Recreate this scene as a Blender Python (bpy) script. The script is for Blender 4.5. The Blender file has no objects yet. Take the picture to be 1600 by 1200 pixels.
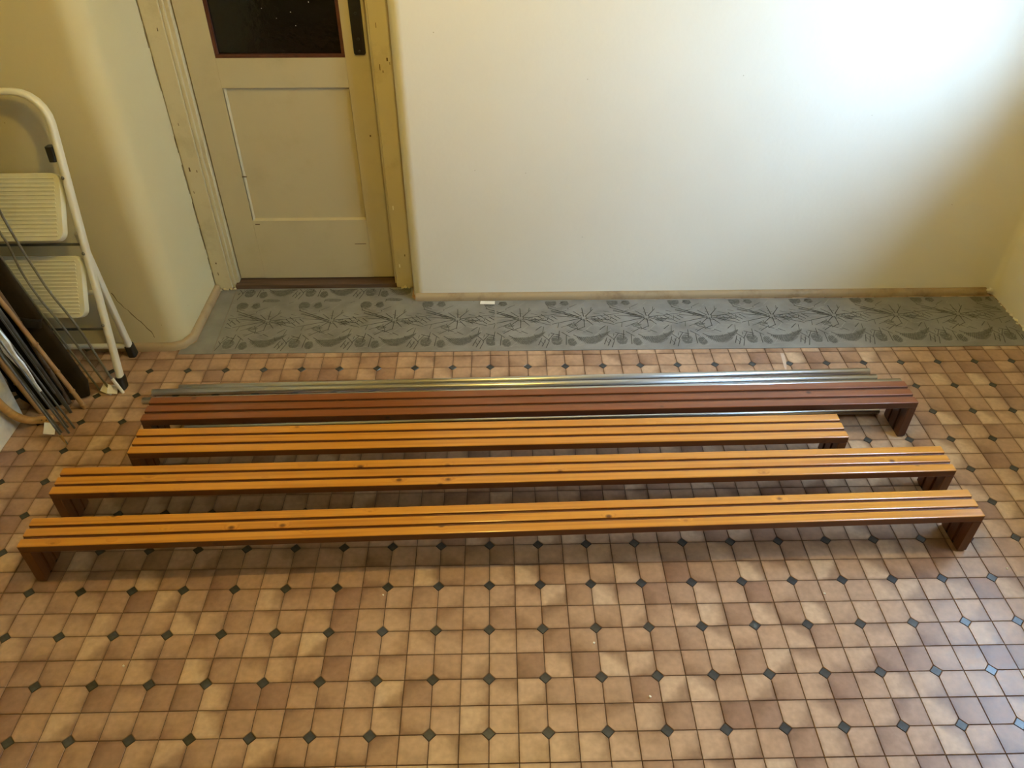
import bpy, bmesh, math, random
from mathutils import Matrix, Vector
random.seed(7)
R = math.radians
scene = bpy.context.scene
col = scene.collection

# ------------------------------------------------------------------ camera
CAM = Vector((0.0394, -1.4311, 1.9352))
cR = Vector((0.999816, -0.019181, -0.00003)).normalized()
cF = Vector((0.014840, 0.774628, -0.632243)).normalized()
cU = cR.cross(cF).normalized()
cR = cF.cross(cU).normalized()
FPX = 1231.8
cam_d = bpy.data.cameras.new('camera')
cam_d.sensor_width = 36.0
cam_d.lens = FPX / 1600.0 * 36.0
cam_d.clip_start = 0.02
cam = bpy.data.objects.new('camera', cam_d)
m = Matrix((cR, cU, -cF)).transposed().to_4x4()
m.translation = CAM
cam.matrix_world = m
col.objects.link(cam)
scene.camera = cam

# ------------------------------------------------------------------ light, world, exposure
SKY_COL, SKY_STR = (0.455, 0.665, 1.0), 58.0
LAMP_COL, LAMP_STR = (1.0, 0.735, 0.185), 850.0
world = bpy.data.worlds.new('overcast_sky')
scene.world = world
world.use_nodes = True
bg = world.node_tree.nodes['Background']
bg.inputs[0].default_value = (*SKY_COL, 1)
bg.inputs[1].default_value = SKY_STR
WIN_Y0, WIN_Y1, WIN_Z0, WIN_Z1, WIN_D = -0.46, 1.00, 1.04, 1.72, 0.25   # window opening in the right wall
XR, XL, YB, YJ, XJ, YF, ZC = 2.265, -1.95, 1.552, 1.2, -1.245, -2.2, 2.75
pl_d = bpy.data.lights.new('window_portal', 'AREA')
pl_d.shape = 'RECTANGLE'
pl_d.size, pl_d.size_y = WIN_Z1 - WIN_Z0, WIN_Y1 - WIN_Y0
pl_d.cycles.is_portal = True
pl = bpy.data.objects.new('window_portal', pl_d)
pl.location = (XR + WIN_D + 0.045, (WIN_Y0 + WIN_Y1) / 2, (WIN_Z0 + WIN_Z1) / 2)
pl.rotation_euler = (0, R(90), 0)
col.objects.link(pl)
vs = scene.view_settings
vs.view_transform = 'Standard'
vs.look = 'None'
vs.gamma = 1.0
vs.use_curve_mapping = False
vs.exposure = 0.2
scene.cycles.use_denoising = True
scene.cycles.max_bounces = 10
scene.cycles.diffuse_bounces = 6
scene.cycles.sample_clamp_indirect = 8.0

# ------------------------------------------------------------------ helpers
def link(name, me, mat=None, parent=None, loc=(0, 0, 0), rot=(0, 0, 0)):
    o = bpy.data.objects.new(name, me)
    col.objects.link(o)
    o.location = loc
    o.rotation_euler = rot
    if mat is not None and me is not None and not me.materials:
        me.materials.append(mat)
    if parent is not None:
        o.parent = parent
    return o

def tag(o, label=None, cat=None, group=None, kind=None):
    if label: o['label'] = label
    if cat: o['category'] = cat
    if group: o['group'] = group
    if kind: o['kind'] = kind
    return o

def empty(name, loc=(0, 0, 0), rz=0.0):
    return link(name, None, None, None, loc, (0, 0, rz))

def to_mesh(bm, name, smooth=False, angle=40):
    bmesh.ops.recalc_face_normals(bm, faces=bm.faces[:])
    me = bpy.data.meshes.new(name)
    bm.to_mesh(me)
    bm.free()
    if smooth:
        for p in me.polygons: p.use_smooth = True
        try: me.set_sharp_from_angle(angle=R(angle))
        except Exception: pass
    return me

def add_box(bm, x0, x1, y0, y1, z0, z1, bev=0.0, seg=2):
    M = Matrix.Translation(((x0 + x1) / 2, (y0 + y1) / 2, (z0 + z1) / 2)) @ Matrix.Diagonal((abs(x1 - x0), abs(y1 - y0), abs(z1 - z0), 1))
    vv = bmesh.ops.create_cube(bm, size=1.0, matrix=M)['verts']
    if bev > 0:
        ee = list({e for v in vv for e in v.link_edges})
        bmesh.ops.bevel(bm, geom=ee, offset=bev, segments=seg, profile=0.5, affect='EDGES')

def box(name, x0, x1, y0, y1, z0, z1, mat, parent=None, bev=0.0, seg=2, loc=(0, 0, 0), rot=(0, 0, 0)):
    bm = bmesh.new()
    add_box(bm, x0, x1, y0, y1, z0, z1, bev, seg)
    return link(name, to_mesh(bm, name, bev > 0, 20), mat, parent, loc, rot)

def add_prism(bm, poly, z0, z1):
    a = [bm.verts.new((x, y, z0)) for x, y in poly]
    b = [bm.verts.new((x, y, z1)) for x, y in poly]
    n = len(poly)
    bm.faces.new(a[::-1]); bm.faces.new(b)
    for i in range(n):
        bm.faces.new((a[i], a[(i + 1) % n], b[(i + 1) % n], b[i]))

def smooth_path(pts, n=8):
    """Catmull-Rom through the points"""
    P = [Vector(p) for p in pts]
    if len(P) < 3: return P
    P = [P[0] * 2 - P[1]] + P + [P[-1] * 2 - P[-2]]
    out = []
    for i in range(1, len(P) - 2):
        p0, p1, p2, p3 = P[i - 1], P[i], P[i + 1], P[i + 2]
        for k in range(n):
            t = k / n
            out.append(0.5 * ((2 * p1) + (p2 - p0) * t + (2 * p0 - 5 * p1 + 4 * p2 - p3) * t * t + (3 * p1 - p0 - 3 * p2 + p3) * t ** 3))
    out.append(P[-2])
    return out

def add_sweep(bm, pts, prof, cap=True, up=Vector((0, 1, 0)), scales=None):
    """sweep a closed 2-D profile along pts"""
    pts = [Vector(p) for p in pts]
    rings = []
    for i, p in enumerate(pts):
        t = (pts[min(i + 1, len(pts) - 1)] - pts[max(i - 1, 0)]).normalized()
        a = up - t * up.dot(t)
        if a.length < 1e-4: a = Vector((1, 0, 0)) - t * t.x
        a.normalize()
        b = t.cross(a)
        s = scales[i] if scales else 1.0
        rings.append([bm.verts.new(p + b * (u * s) + a * (v * s)) for u, v in prof])
    n = len(prof)
    for r0, r1 in zip(rings, rings[1:]):
        for j in range(n):
            bm.faces.new((r0[j], r0[(j + 1) % n], r1[(j + 1) % n], r1[j]))
    if cap:
        bm.faces.new(rings[0][::-1]); bm.faces.new(rings[-1])

def circ(r, n=12):
    return [(r * math.cos(2 * math.pi * i / n), r * math.sin(2 * math.pi * i / n)) for i in range(n)]

def rrect(w, h, r, n=3):
    out = []
    for cx, cy, a0 in ((w / 2 - r, h / 2 - r, 0), (-w / 2 + r, h / 2 - r, 90), (-w / 2 + r, -h / 2 + r, 180), (w / 2 - r, -h / 2 + r, 270)):
        for k in range(n + 1):
            a = R(a0 + 90 * k / n)
            out.append((cx + r * math.cos(a), cy + r * math.sin(a)))
    return out

def tube(name, pts, r, mat, parent=None, n=12, scales=None, sm=True, loc=(0, 0, 0)):
    bm = bmesh.new()
    add_sweep(bm, pts, circ(r, n), scales=scales)
    return link(name, to_mesh(bm, name, sm, 50), mat, parent, loc)

def sweep(name, pts, prof, mat, parent=None, up=Vector((0, 1, 0)), scales=None, loc=(0, 0, 0)):
    bm = bmesh.new()
    add_sweep(bm, pts, prof, up=up, scales=scales)
    return link(name, to_mesh(bm, name, True, 40), mat, parent, loc)

def arc(cx, cy, r, a0, a1, n=8):
    return [(cx + r * math.cos(R(a0 + (a1 - a0) * i / n)), cy + r * math.sin(R(a0 + (a1 - a0) * i / n))) for i in range(n + 1)]

# ------------------------------------------------------------------ materials
def new_mat(name):
    mt = bpy.data.materials.new(name)
    mt.use_nodes = True
    nt = mt.node_tree
    return mt, nt, nt.nodes['Principled BSDF'], nt.nodes, nt.links

def nd(N, t, **kw):
    n = N.new(t)
    for k, v in kw.items(): setattr(n, k, v)
    return n

def ramp(N, stops):
    r = N.new('ShaderNodeValToRGB')
    el = r.color_ramp.elements
    while len(el) < len(stops): el.new(0.5)
    for e, (p, c) in zip(el, stops):
        e.position = p
        e.color = (*c, 1)
    return r

def simple(name, c, rough=0.5, metal=0.0, var=0.12, scale=30.0, bump=0.0, bscale=200.0, coat=0.0, stretch=(1, 1, 1), spec=0.5):
    mt, nt, b, N, L = new_mat(name)
    tc = nd(N, 'ShaderNodeTexCoord'); mp = nd(N, 'ShaderNodeMapping')
    mp.inputs['Scale'].default_value = stretch
    L.new(tc.outputs['Object'], mp.inputs['Vector'])
    ns = nd(N, 'ShaderNodeTexNoise'); ns.inputs['Scale'].default_value = scale; ns.inputs['Detail'].default_value = 5
    L.new(mp.outputs[0], ns.inputs['Vector'])
    r = ramp(N, [(0.3, tuple(x * (1 - var) for x in c)), (0.7, tuple(min(1, x * (1 + var)) for x in c))])
    L.new(ns.outputs['Fac'], r.inputs[0]); L.new(r.outputs[0], b.inputs['Base Color'])
    b.inputs['Roughness'].default_value = rough
    b.inputs['Metallic'].default_value = metal
    b.inputs['Specular IOR Level'].default_value = spec
    b.inputs['Coat Weight'].default_value = coat
    if bump:
        n2 = nd(N, 'ShaderNodeTexNoise'); n2.inputs['Scale'].default_value = bscale; n2.inputs['Detail'].default_value = 4
        L.new(mp.outputs[0], n2.inputs['Vector'])
        bp = nd(N, 'ShaderNodeBump'); bp.inputs['Strength'].default_value = bump; bp.inputs['Distance'].default_value = 0.002
        L.new(n2.outputs['Fac'], bp.inputs['Height']); L.new(bp.outputs[0], b.inputs['Normal'])
    return mt

def wall_mat(name, c):
    mt, nt, b, N, L = new_mat(name)
    g = nd(N, 'ShaderNodeNewGeometry')
    n1 = nd(N, 'ShaderNodeTexNoise'); n1.inputs['Scale'].default_value = 2.2; n1.inputs['Detail'].default_value = 6
    L.new(g.outputs['Position'], n1.inputs['Vector'])
    r = ramp(N, [(0.3, tuple(x * 0.955 for x in c)), (0.7, c)])
    L.new(n1.outputs['Fac'], r.inputs[0])
    # sparse small pocks and specks in the plaster
    vo = nd(N, 'ShaderNodeTexVoronoi'); vo.inputs['Scale'].default_value = 9.0
    L.new(g.outputs['Position'], vo.inputs['Vector'])
    lt = nd(N, 'ShaderNodeMath', operation='LESS_THAN'); lt.inputs[1].default_value = 0.018
    L.new(vo.outputs['Distance'], lt.inputs[0])
    mx = nd(N, 'ShaderNodeMix', data_type='RGBA'); mx.inputs[7].default_value = (c[0] * .62, c[1] * .58, c[2] * .5, 1)
    L.new(lt.outputs[0], mx.inputs[0]); L.new(r.outputs[0], mx.inputs[6]); L.new(mx.outputs[2], b.inputs['Base Color'])
    b.inputs['Roughness'].default_value = 0.75
    b.inputs['Specular IOR Level'].default_value = 0.25
    n2 = nd(N, 'ShaderNodeTexNoise'); n2.inputs['Scale'].default_value = 55; n2.inputs['Detail'].default_value = 6
    L.new(g.outputs['Position'], n2.inputs['Vector'])
    n3 = nd(N, 'ShaderNodeTexNoise'); n3.inputs['Scale'].default_value = 6; n3.inputs['Detail'].default_value = 2
    L.new(g.outputs['Position'], n3.inputs['Vector'])
    ad = nd(N, 'ShaderNodeMath', operation='MULTIPLY_ADD'); ad.inputs[1].default_value = 5.0
    L.new(n3.outputs['Fac'], ad.inputs[0]); L.new(n2.outputs['Fac'], ad.inputs[2])
    bp = nd(N, 'ShaderNodeBump'); bp.inputs['Strength'].default_value = 0.35; bp.inputs['Distance'].default_value = 0.0016
    L.new(ad.outputs[0], bp.inputs['Height']); L.new(bp.outputs[0], b.inputs['Normal'])
    return mt

def tile_mat():
    T = 0.075
    mt, nt, b, N, L = new_mat('glazed_brown_tile')
    g = nd(N, 'ShaderNodeNewGeometry')
    sc_ = nd(N, 'ShaderNodeVectorMath', operation='SCALE'); sc_.inputs[3].default_value = 1 / T
    L.new(g.outputs['Position'], sc_.inputs[0])
    fl = nd(N, 'ShaderNodeVectorMath', operation='FLOOR'); L.new(sc_.outputs[0], fl.inputs[0])
    fr = nd(N, 'ShaderNodeVectorMath', operation='FRACTION'); L.new(sc_.outputs[0], fr.inputs[0])
    sp = nd(N, 'ShaderNodeSeparateXYZ'); L.new(fl.outputs[0], sp.inputs[0])
    cb = nd(N, 'ShaderNodeCombineXYZ'); L.new(sp.outputs[0], cb.inputs[0]); L.new(sp.outputs[1], cb.inputs[1])
    wn = nd(N, 'ShaderNodeTexWhiteNoise', noise_dimensions='2D'); L.new(cb.outputs[0], wn.inputs['Vector'])
    base = ramp(N, [(0.0, (0.29, 0.165, 0.105)), (0.2, (0.375, 0.228, 0.140)), (0.5, (0.43, 0.270, 0.168)), (0.85, (0.48, 0.315, 0.20)), (1.0, (0.56, 0.395, 0.26))])
    L.new(wn.outputs['Value'], base.inputs[0])
    # kiln-flashed darker sides: a random direction for each tile, and a little on every edge
    sb = nd(N, 'ShaderNodeVectorMath', operation='SUBTRACT'); sb.inputs[1].default_value = (0.5, 0.5, 0.5)
    L.new(wn.outputs['Color'], sb.inputs[0])
    sb2 = nd(N, 'ShaderNodeVectorMath', operation='SUBTRACT'); sb2.inputs[1].default_value = (0.5, 0.5, 0.5)
    L.new(fr.outputs[0], sb2.inputs[0])
    m0 = nd(N, 'ShaderNodeVectorMath', operation='MULTIPLY'); m0.inputs[1].default_value = (1, 1, 0); L.new(sb2.outputs[0], m0.inputs[0])
    dt = nd(N, 'ShaderNodeVectorMath', operation='DOT_PRODUCT'); L.new(sb.outputs[0], dt.inputs[0]); L.new(m0.outputs[0], dt.inputs[1])
    nz = nd(N, 'ShaderNodeTexNoise'); nz.inputs['Scale'].default_value = 22; nz.inputs['Detail'].default_value = 4
    L.new(g.outputs['Position'], nz.inputs['Vector'])
    ma = nd(N, 'ShaderNodeMath', operation='MULTIPLY_ADD'); ma.inputs[1].default_value = 0.35; L.new(nz.outputs['Fac'], ma.inputs[0]); L.new(dt.outputs['Value'], ma.inputs[2])
    mr = nd(N, 'ShaderNodeMapRange'); mr.inputs[1].default_value = 0.12; mr.inputs[2].default_value = 0.42; mr.inputs[3].default_value = 0; mr.inputs[4].default_value = 0.6
    mr.interpolation_type = 'SMOOTHSTEP'
    L.new(ma.outputs[0], mr.inputs[0])
    ab = nd(N, 'ShaderNodeVectorMath', operation='ABSOLUTE'); L.new(m0.outputs[0], ab.inputs[0])
    s3 = nd(N, 'ShaderNodeSeparateXYZ'); L.new(ab.outputs[0], s3.inputs[0])
    mxm = nd(N, 'ShaderNodeMath', operation='MAXIMUM'); L.new(s3.outputs[0], mxm.inputs[0]); L.new(s3.outputs[1], mxm.inputs[1])
    mr2 = nd(N, 'ShaderNodeMapRange'); mr2.inputs[1].default_value = 0.36; mr2.inputs[2].default_value = 0.5; mr2.inputs[3].default_value = 0; mr2.inputs[4].default_value = 0.35
    L.new(mxm.outputs[0], mr2.inputs[0])
    sm = nd(N, 'ShaderNodeMath', operation='ADD', use_clamp=True); L.new(mr.outputs[0], sm.inputs[0]); L.new(mr2.outputs[0], sm.inputs[1])
    mx = nd(N, 'ShaderNodeMix', data_type='RGBA'); mx.inputs[7].default_value = (0.165, 0.082, 0.042, 1)
    L.new(sm.outputs[0], mx.inputs[0]); L.new(base.outputs[0], mx.inputs[6])
    # cloudy mottling
    n2 = nd(N, 'ShaderNodeTexNoise'); n2.inputs['Scale'].default_value = 60; n2.inputs['Detail'].default_value = 5
    L.new(g.outputs['Position'], n2.inputs['Vector'])
    r2 = ramp(N, [(0.3, (0.86, 0.86, 0.86)), (0.7, (1.08, 1.08, 1.08))]); L.new(n2.outputs['Fac'], r2.inputs[0])
    ml = nd(N, 'ShaderNodeMix', data_type='RGBA', blend_type='MULTIPLY'); ml.inputs[0].default_value = 1
    L.new(mx.outputs[2], ml.inputs[6]); L.new(r2.outputs[0], ml.inputs[7])
    L.new(ml.outputs[2], b.inputs['Base Color'])
    rr = nd(N, 'ShaderNodeMapRange'); rr.inputs[3].default_value = 0.24; rr.inputs[4].default_value = 0.44
    L.new(n2.outputs['Fac'], rr.inputs[0]); L.new(rr.outputs[0], b.inputs['Roughness'])
    bp = nd(N, 'ShaderNodeBump'); bp.inputs['Strength'].default_value = 0.25; bp.inputs['Distance'].default_value = 0.0012
    L.new(nz.outputs['Fac'], bp.inputs['Height']); L.new(bp.outputs[0], b.inputs['Normal'])
    return mt

def wood_mat(name, light, dark, knot, rough=0.28, kscale=10.5, kthr=0.105, coat=0.35):
    """varnished softwood: long grain along local x (the piece's length), sparse knots"""
    mt, nt, b, N, L = new_mat(name)
    tc = nd(N, 'ShaderNodeTexCoord'); oi = nd(N, 'ShaderNodeObjectInfo')
    off = nd(N, 'ShaderNodeMath', operation='MULTIPLY'); off.inputs[1].default_value = 83.0
    L.new(oi.outputs['Random'], off.inputs[0])
    cb = nd(N, 'ShaderNodeCombineXYZ')
    for i in range(3): L.new(off.outputs[0], cb.inputs[i])
    ad = nd(N, 'ShaderNodeVectorMath', operation='ADD'); L.new(tc.outputs['Object'], ad.inputs[0]); L.new(cb.outputs[0], ad.inputs[1])
    vo = nd(N, 'ShaderNodeTexVoronoi'); vo.inputs['Scale'].default_value = kscale
    mpk = nd(N, 'ShaderNodeMapping'); mpk.inputs['Scale'].default_value = (0.75, 1, 1); L.new(ad.outputs[0], mpk.inputs['Vector'])
    L.new(mpk.outputs[0], vo.inputs['Vector'])
    # grain bends around the knots
    kd = nd(N, 'ShaderNodeMapRange'); kd.inputs[1].default_value = 0; kd.inputs[2].default_value = 0.22; kd.inputs[3].default_value = 0.02; kd.inputs[4].default_value = 0
    L.new(vo.outputs['Distance'], kd.inputs[0])
    ad2 = nd(N, 'ShaderNodeVectorMath', operation='ADD'); L.new(ad.outputs[0], ad2.inputs[0]); L.new(kd.outputs[0], ad2.inputs[1])
    mp = nd(N, 'ShaderNodeMapping'); mp.inputs['Scale'].default_value = (1.6, 70, 70); L.new(ad2.outputs[0], mp.inputs['Vector'])
    ns = nd(N, 'ShaderNodeTexNoise'); ns.inputs['Scale'].default_value = 1.0; ns.inputs['Detail'].default_value = 5; ns.inputs['Distortion'].default_value = 0.6
    L.new(mp.outputs[0], ns.inputs['Vector'])
    r = ramp(N, [(0.30, dark), (0.62, light)]); L.new(ns.outputs['Fac'], r.inputs[0])
    kr = nd(N, 'ShaderNodeMapRange'); kr.inputs[1].default_value = kthr; kr.inputs[2].default_value = kthr * 0.45; kr.inputs[3].default_value = 0; kr.inputs[4].default_value = 1
    L.new(vo.outputs['Distance'], kr.inputs[0])
    mx = nd(N, 'ShaderNodeMix', data_type='RGBA'); mx.inputs[7].default_value = (*knot, 1)
    L.new(kr.outputs[0], mx.inputs[0]); L.new(r.outputs[0], mx.inputs[6])
    L.new(mx.outputs[2], b.inputs['Base Color'])
    b.inputs['Roughness'].default_value = rough
    b.inputs['Coat Weight'].default_value = coat; b.inputs['Coat Roughness'].default_value = 0.16
    bp = nd(N, 'ShaderNodeBump'); bp.inputs['Strength'].default_value = 0.08; bp.inputs['Distance'].default_value = 0.001
    L.new(ns.outputs['Fac'], bp.inputs['Height']); L.new(bp.outputs[0], b.inputs['Normal'])
    return mt

def paint_mat(name, c, grime=(0.30, 0.22, 0.10), amount=0.35, rough=0.42):
    """old brushed gloss paint with yellowed grime"""
    mt, nt, b, N, L = new_mat(name)
    g = nd(N, 'ShaderNodeNewGeometry')
    n1 = nd(N, 'ShaderNodeTexNoise'); n1.inputs['Scale'].default_value = 7; n1.inputs['Detail'].default_value = 8; n1.inputs['Roughness'].default_value = 0.65
    L.new(g.outputs['Position'], n1.inputs['Vector'])
    mr = nd(N, 'ShaderNodeMapRange'); mr.inputs[1].default_value = 0.52; mr.inputs[2].default_value = 0.78; mr.inputs[3].default_value = 0; mr.inputs[4].default_value = amount
    L.new(n1.outputs['Fac'], mr.inputs[0])
    mx = nd(N, 'ShaderNodeMix', data_type='RGBA'); mx.inputs[6].default_value = (*c, 1); mx.inputs[7].default_value = (*grime, 1)
    L.new(mr.outputs[0], mx.inputs[0]); L.new(mx.outputs[2], b.inputs['Base Color'])
    b.inputs['Roughness'].default_value = rough
    n2 = nd(N, 'ShaderNodeTexNoise'); n2.inputs['Scale'].default_value = 90; n2.inputs['Detail'].default_value = 3
    L.new(g.outputs['Position'], n2.inputs['Vector'])
    bp = nd(N, 'ShaderNodeBump'); bp.inputs['Strength'].default_value = 0.2; bp.inputs['Distance'].default_value = 0.001
    L.new(n2.outputs['Fac'], bp.inputs['Height']); L.new(bp.outputs[0], b.inputs['Normal'])
    return mt

def marble_mat():
    mt, nt, b, N, L = new_mat('white_marbled_laminate')
    g = nd(N, 'ShaderNodeNewGeometry')
    n1 = nd(N, 'ShaderNodeTexNoise'); n1.inputs['Scale'].default_value = 9; n1.inputs['Detail'].default_value = 9; n1.inputs['Distortion'].default_value = 1.4
    L.new(g.outputs['Position'], n1.inputs['Vector'])
    r = ramp(N, [(0.3, (0.52, 0.54, 0.54)), (0.5, (0.72, 0.73, 0.71)), (0.7, (0.82, 0.82, 0.8))])
    L.new(n1.outputs['Fac'], r.inputs[0]); L.new(r.outputs[0], b.inputs['Base Color'])
    b.inputs['Roughness'].default_value = 0.35
    return mt

def glass_mat():
    mt, nt, b, N, L = new_mat('window_glass')
    N.remove(b)
    out = N['Material Output']
    t = nd(N, 'ShaderNodeBsdfTransparent'); t.inputs[0].default_value = (0.94, 0.97, 0.97, 1)
    gl = nd(N, 'ShaderNodeBsdfGlossy'); gl.inputs['Roughness'].default_value = 0.02
    lw = nd(N, 'ShaderNodeLayerWeight'); lw.inputs[0].default_value = 0.5
    pw = nd(N, 'ShaderNodeMath', operation='POWER'); pw.inputs[1].default_value = 5.0
    L.new(lw.outputs['Facing'], pw.inputs[0])
    fr = nd(N, 'ShaderNodeMath', operation='MULTIPLY_ADD'); fr.inputs[1].default_value = 0.95; fr.inputs[2].default_value = 0.04
    L.new(pw.outputs[0], fr.inputs[0])
    mx = nd(N, 'ShaderNodeMixShader')
    L.new(fr.outputs[0], mx.inputs[0]); L.new(t.outputs[0], mx.inputs[1]); L.new(gl.outputs[0], mx.inputs[2]); L.new(mx.outputs[0], out.inputs[0])
    return mt

def emit_mat(name, c, s):
    mt, nt, b, N, L = new_mat(name)
    b.inputs['Base Color'].default_value = (0.9, 0.85, 0.7, 1)
    b.inputs['Emission Color'].default_value = (*c, 1)
    b.inputs['Emission Strength'].default_value = s
    return mt

M = {}
M['wall'] = wall_mat('white_plaster', (0.82, 0.785, 0.675))
M['wall_lamplit'] = wall_mat('lamp_tinted_plaster', (0.61, 0.535, 0.32))  # plaster with warm lamp tone and missing daylight put into its colour
M['wall_dark'] = wall_mat('low_bounce_brown_plaster', (0.22, 0.17, 0.10))  # unseen walls, darkened to cut the light bounced into the room
M['ceil'] = wall_mat('dimmed_ceiling_plaster', (0.47, 0.42, 0.30))  # unseen ceiling, colour darkened to cut bounced fill light
M['tile'] = tile_mat()
M['grout'] = simple('dark_brown_grout', (0.085, 0.048, 0.026), 0.9, var=0.3, scale=40)
M['dot'] = simple('slate_grey_tile', (0.048, 0.05, 0.052), 0.26, var=0.25, scale=50)
M['pine'] = wood_mat('honey_varnished_pine', (0.585, 0.255, 0.033), (0.43, 0.16, 0.019), (0.13, 0.04, 0.008))
M['pine_shaded'] = wood_mat('shaded_pine', (0.145, 0.047, 0.010), (0.105, 0.033, 0.007), (0.07, 0.02, 0.005), rough=0.4, coat=0.15)  # same pine for bench sides and legs, their shade put into the colour
M['maho'] = wood_mat('red_brown_stained_pine', (0.215, 0.066, 0.019), (0.15, 0.042, 0.012), (0.05, 0.016, 0.006), rough=0.32, coat=0.3)
M['maho_dark'] = wood_mat('shaded_mahogany_stain', (0.10, 0.036, 0.015), (0.065, 0.022, 0.009), (0.03, 0.01, 0.004), rough=0.4, coat=0.1)  # bench sides with shade put into the colour, also the stained grooves
M['groove'] = simple('dark_stained_groove', (0.10, 0.030, 0.010), 0.3, var=0.25, scale=20, coat=0.4)
M['pad'] = simple('dark_foot_pad', (0.018, 0.012, 0.009), 0.7)
M['steel'] = simple('galvanised_steel', (0.62, 0.62, 0.61), 0.28, 1.0, var=0.1, scale=14, stretch=(0.3, 8, 8))
M['bore'] = simple('dark_pipe_bore', (0.02, 0.02, 0.02), 0.8)
M['door'] = paint_mat('old_cream_gloss_paint', (0.49, 0.415, 0.245), amount=0.22)
M['casing'] = paint_mat('chipped_cream_gloss_paint', (0.56, 0.48, 0.29), amount=0.55)
M['base'] = paint_mat('worn_beige_baseboard_paint', (0.36, 0.27, 0.155), grime=(0.16, 0.09, 0.04), amount=0.9, rough=0.55)
M['redbead'] = simple('red_brown_glazing_bead', (0.075, 0.022, 0.010), 0.4, var=0.3)
M['darkglass'] = simple('dark_door_glass', (0.005, 0.004, 0.003), 0.08, var=0.3, scale=60, bump=0.3, bscale=40)  # opaque pane, darkness of the unlit room behind put into its colour
M['black'] = simple('black_plastic', (0.010, 0.010, 0.011), 0.3, var=0.2)
M['thresh'] = simple('brown_threshold_wood', (0.085, 0.047, 0.024), 0.75, var=0.35, scale=12, stretch=(0.4, 8, 8))
M['chip'] = simple('bare_brown_chip', (0.11, 0.062, 0.025), 0.8, var=0.3)
M['crack'] = simple('dark_plaster_crack', (0.12, 0.08, 0.035), 0.9)
M['plast'] = simple('loose_white_plaster', (0.8, 0.77, 0.68), 0.9, bump=0.5, bscale=150)
M['lino'] = simple('grey_linoleum', (0.215, 0.212, 0.20), 0.42, var=0.2, scale=9, bump=0.15, bscale=250)
M['lino_line'] = simple('dark_grey_lino_print', (0.045, 0.043, 0.037), 0.55, var=0.3, scale=60)
M['lino_patch'] = simple('mid_grey_lino_print', (0.135, 0.132, 0.121), 0.5, var=0.3, scale=120)
M['lino_light'] = simple('light_grey_lino_print', (0.275, 0.275, 0.26), 0.5, var=0.15, scale=60)
M['paper'] = simple('white_paper', (0.82, 0.81, 0.77), 0.8, var=0.06)
M['dust'] = simple('pale_dust_mark', (0.55, 0.42, 0.33), 0.7)
M['ladder'] = simple('white_enamel_steel', (0.74, 0.74, 0.68), 0.3, var=0.05, scale=8)
M['step'] = simple('off_white_ribbed_plastic', (0.66, 0.66, 0.56), 0.5, var=0.08, scale=12)
M['rubber'] = simple('black_rubber', (0.012, 0.012, 0.012), 0.6)
M['brownboard'] = simple('dark_brown_fabric_cover', (0.022, 0.015, 0.009), 0.8, var=0.35, scale=12, bump=0.3, bscale=60, spec=0.12)
M['blackboard'] = simple('black_coated_board', (0.006, 0.006, 0.005), 0.6, var=0.4, scale=15, spec=0.12)
M['bamboo'] = simple('yellow_brown_cane', (0.32, 0.185, 0.07), 0.45, var=0.3, scale=25, stretch=(1, 1, 0.3))
M['darkstick'] = simple('weathered_brown_stick', (0.11, 0.065, 0.03), 0.7, var=0.4, scale=30, stretch=(1, 1, 0.2))
M['greybar'] = simple('grey_steel_bar', (0.15, 0.152, 0.148), 0.36, 0.8, var=0.2, scale=20)
M['greyrod'] = simple('grey_fibre_rod', (0.16, 0.155, 0.135), 0.45, 0.2, var=0.2)
M['foil'] = simple('crumpled_silver_foil', (0.74, 0.80, 0.88), 0.32, 0.6, var=0.15, scale=60, bump=1.0, bscale=70)
M['bent'] = simple('honey_bent_beech', (0.52, 0.29, 0.09), 0.32, var=0.2, scale=14, coat=0.3, stretch=(1, 1, 4))
M['marble'] = marble_mat()
M['glass'] = glass_mat()
M['winframe'] = simple('white_window_paint', (0.75, 0.74, 0.70), 0.4, var=0.06)
M['ground'] = simple('grey_green_yard', (0.16, 0.18, 0.12), 0.9, var=0.3, scale=3)
M['brass'] = simple('brass_socket', (0.5, 0.36, 0.12), 0.35, 1.0)

# ------------------------------------------------------------------ room shell
WT = WIN_D + 0.037
def wall(name, polys, mat=None):
    bm = bmesh.new()
    for poly, z0, z1 in polys: add_prism(bm, poly, z0, z1)
    me = to_mesh(bm, name, True, 30)
    return tag(link(name, me, mat or M['wall']), kind='structure')

rj, rb, rc = 0.085, 0.05, 0.03
def rect(x0, x1, y0, y1): return [(x0, y0), (x1, y0), (x1, y1), (x0, y1)]
wall_alcove = wall('wall_alcove', [([(XL - .3, YJ), (XJ - rj, YJ)] + arc(XJ - rj, YJ + rj, rj, -90, 0)[1:] + [(XJ, 1.9), (XL - .3, 1.9)], -.02, ZC)], M['wall_lamplit'])
wall_back = wall('wall_back', [([(-0.345, 1.9)] + arc(-0.345 + rb, YB + rb, rb, 180, 270) + arc(XR - rc, YB - rc, rc, 90, 0) + [(XR + WT, YB - rc), (XR + WT, 1.9)], -.02, ZC)])
wall_door = wall('wall_door', [(rect(XJ, -1.19, 1.665, 1.9), -.02, 2.06), (rect(-0.40, -0.345, 1.665, 1.9), -.02, 2.06), (rect(XJ, -0.345, 1.665, 1.9), 2.06, ZC)], M['wall_lamplit'])
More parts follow.
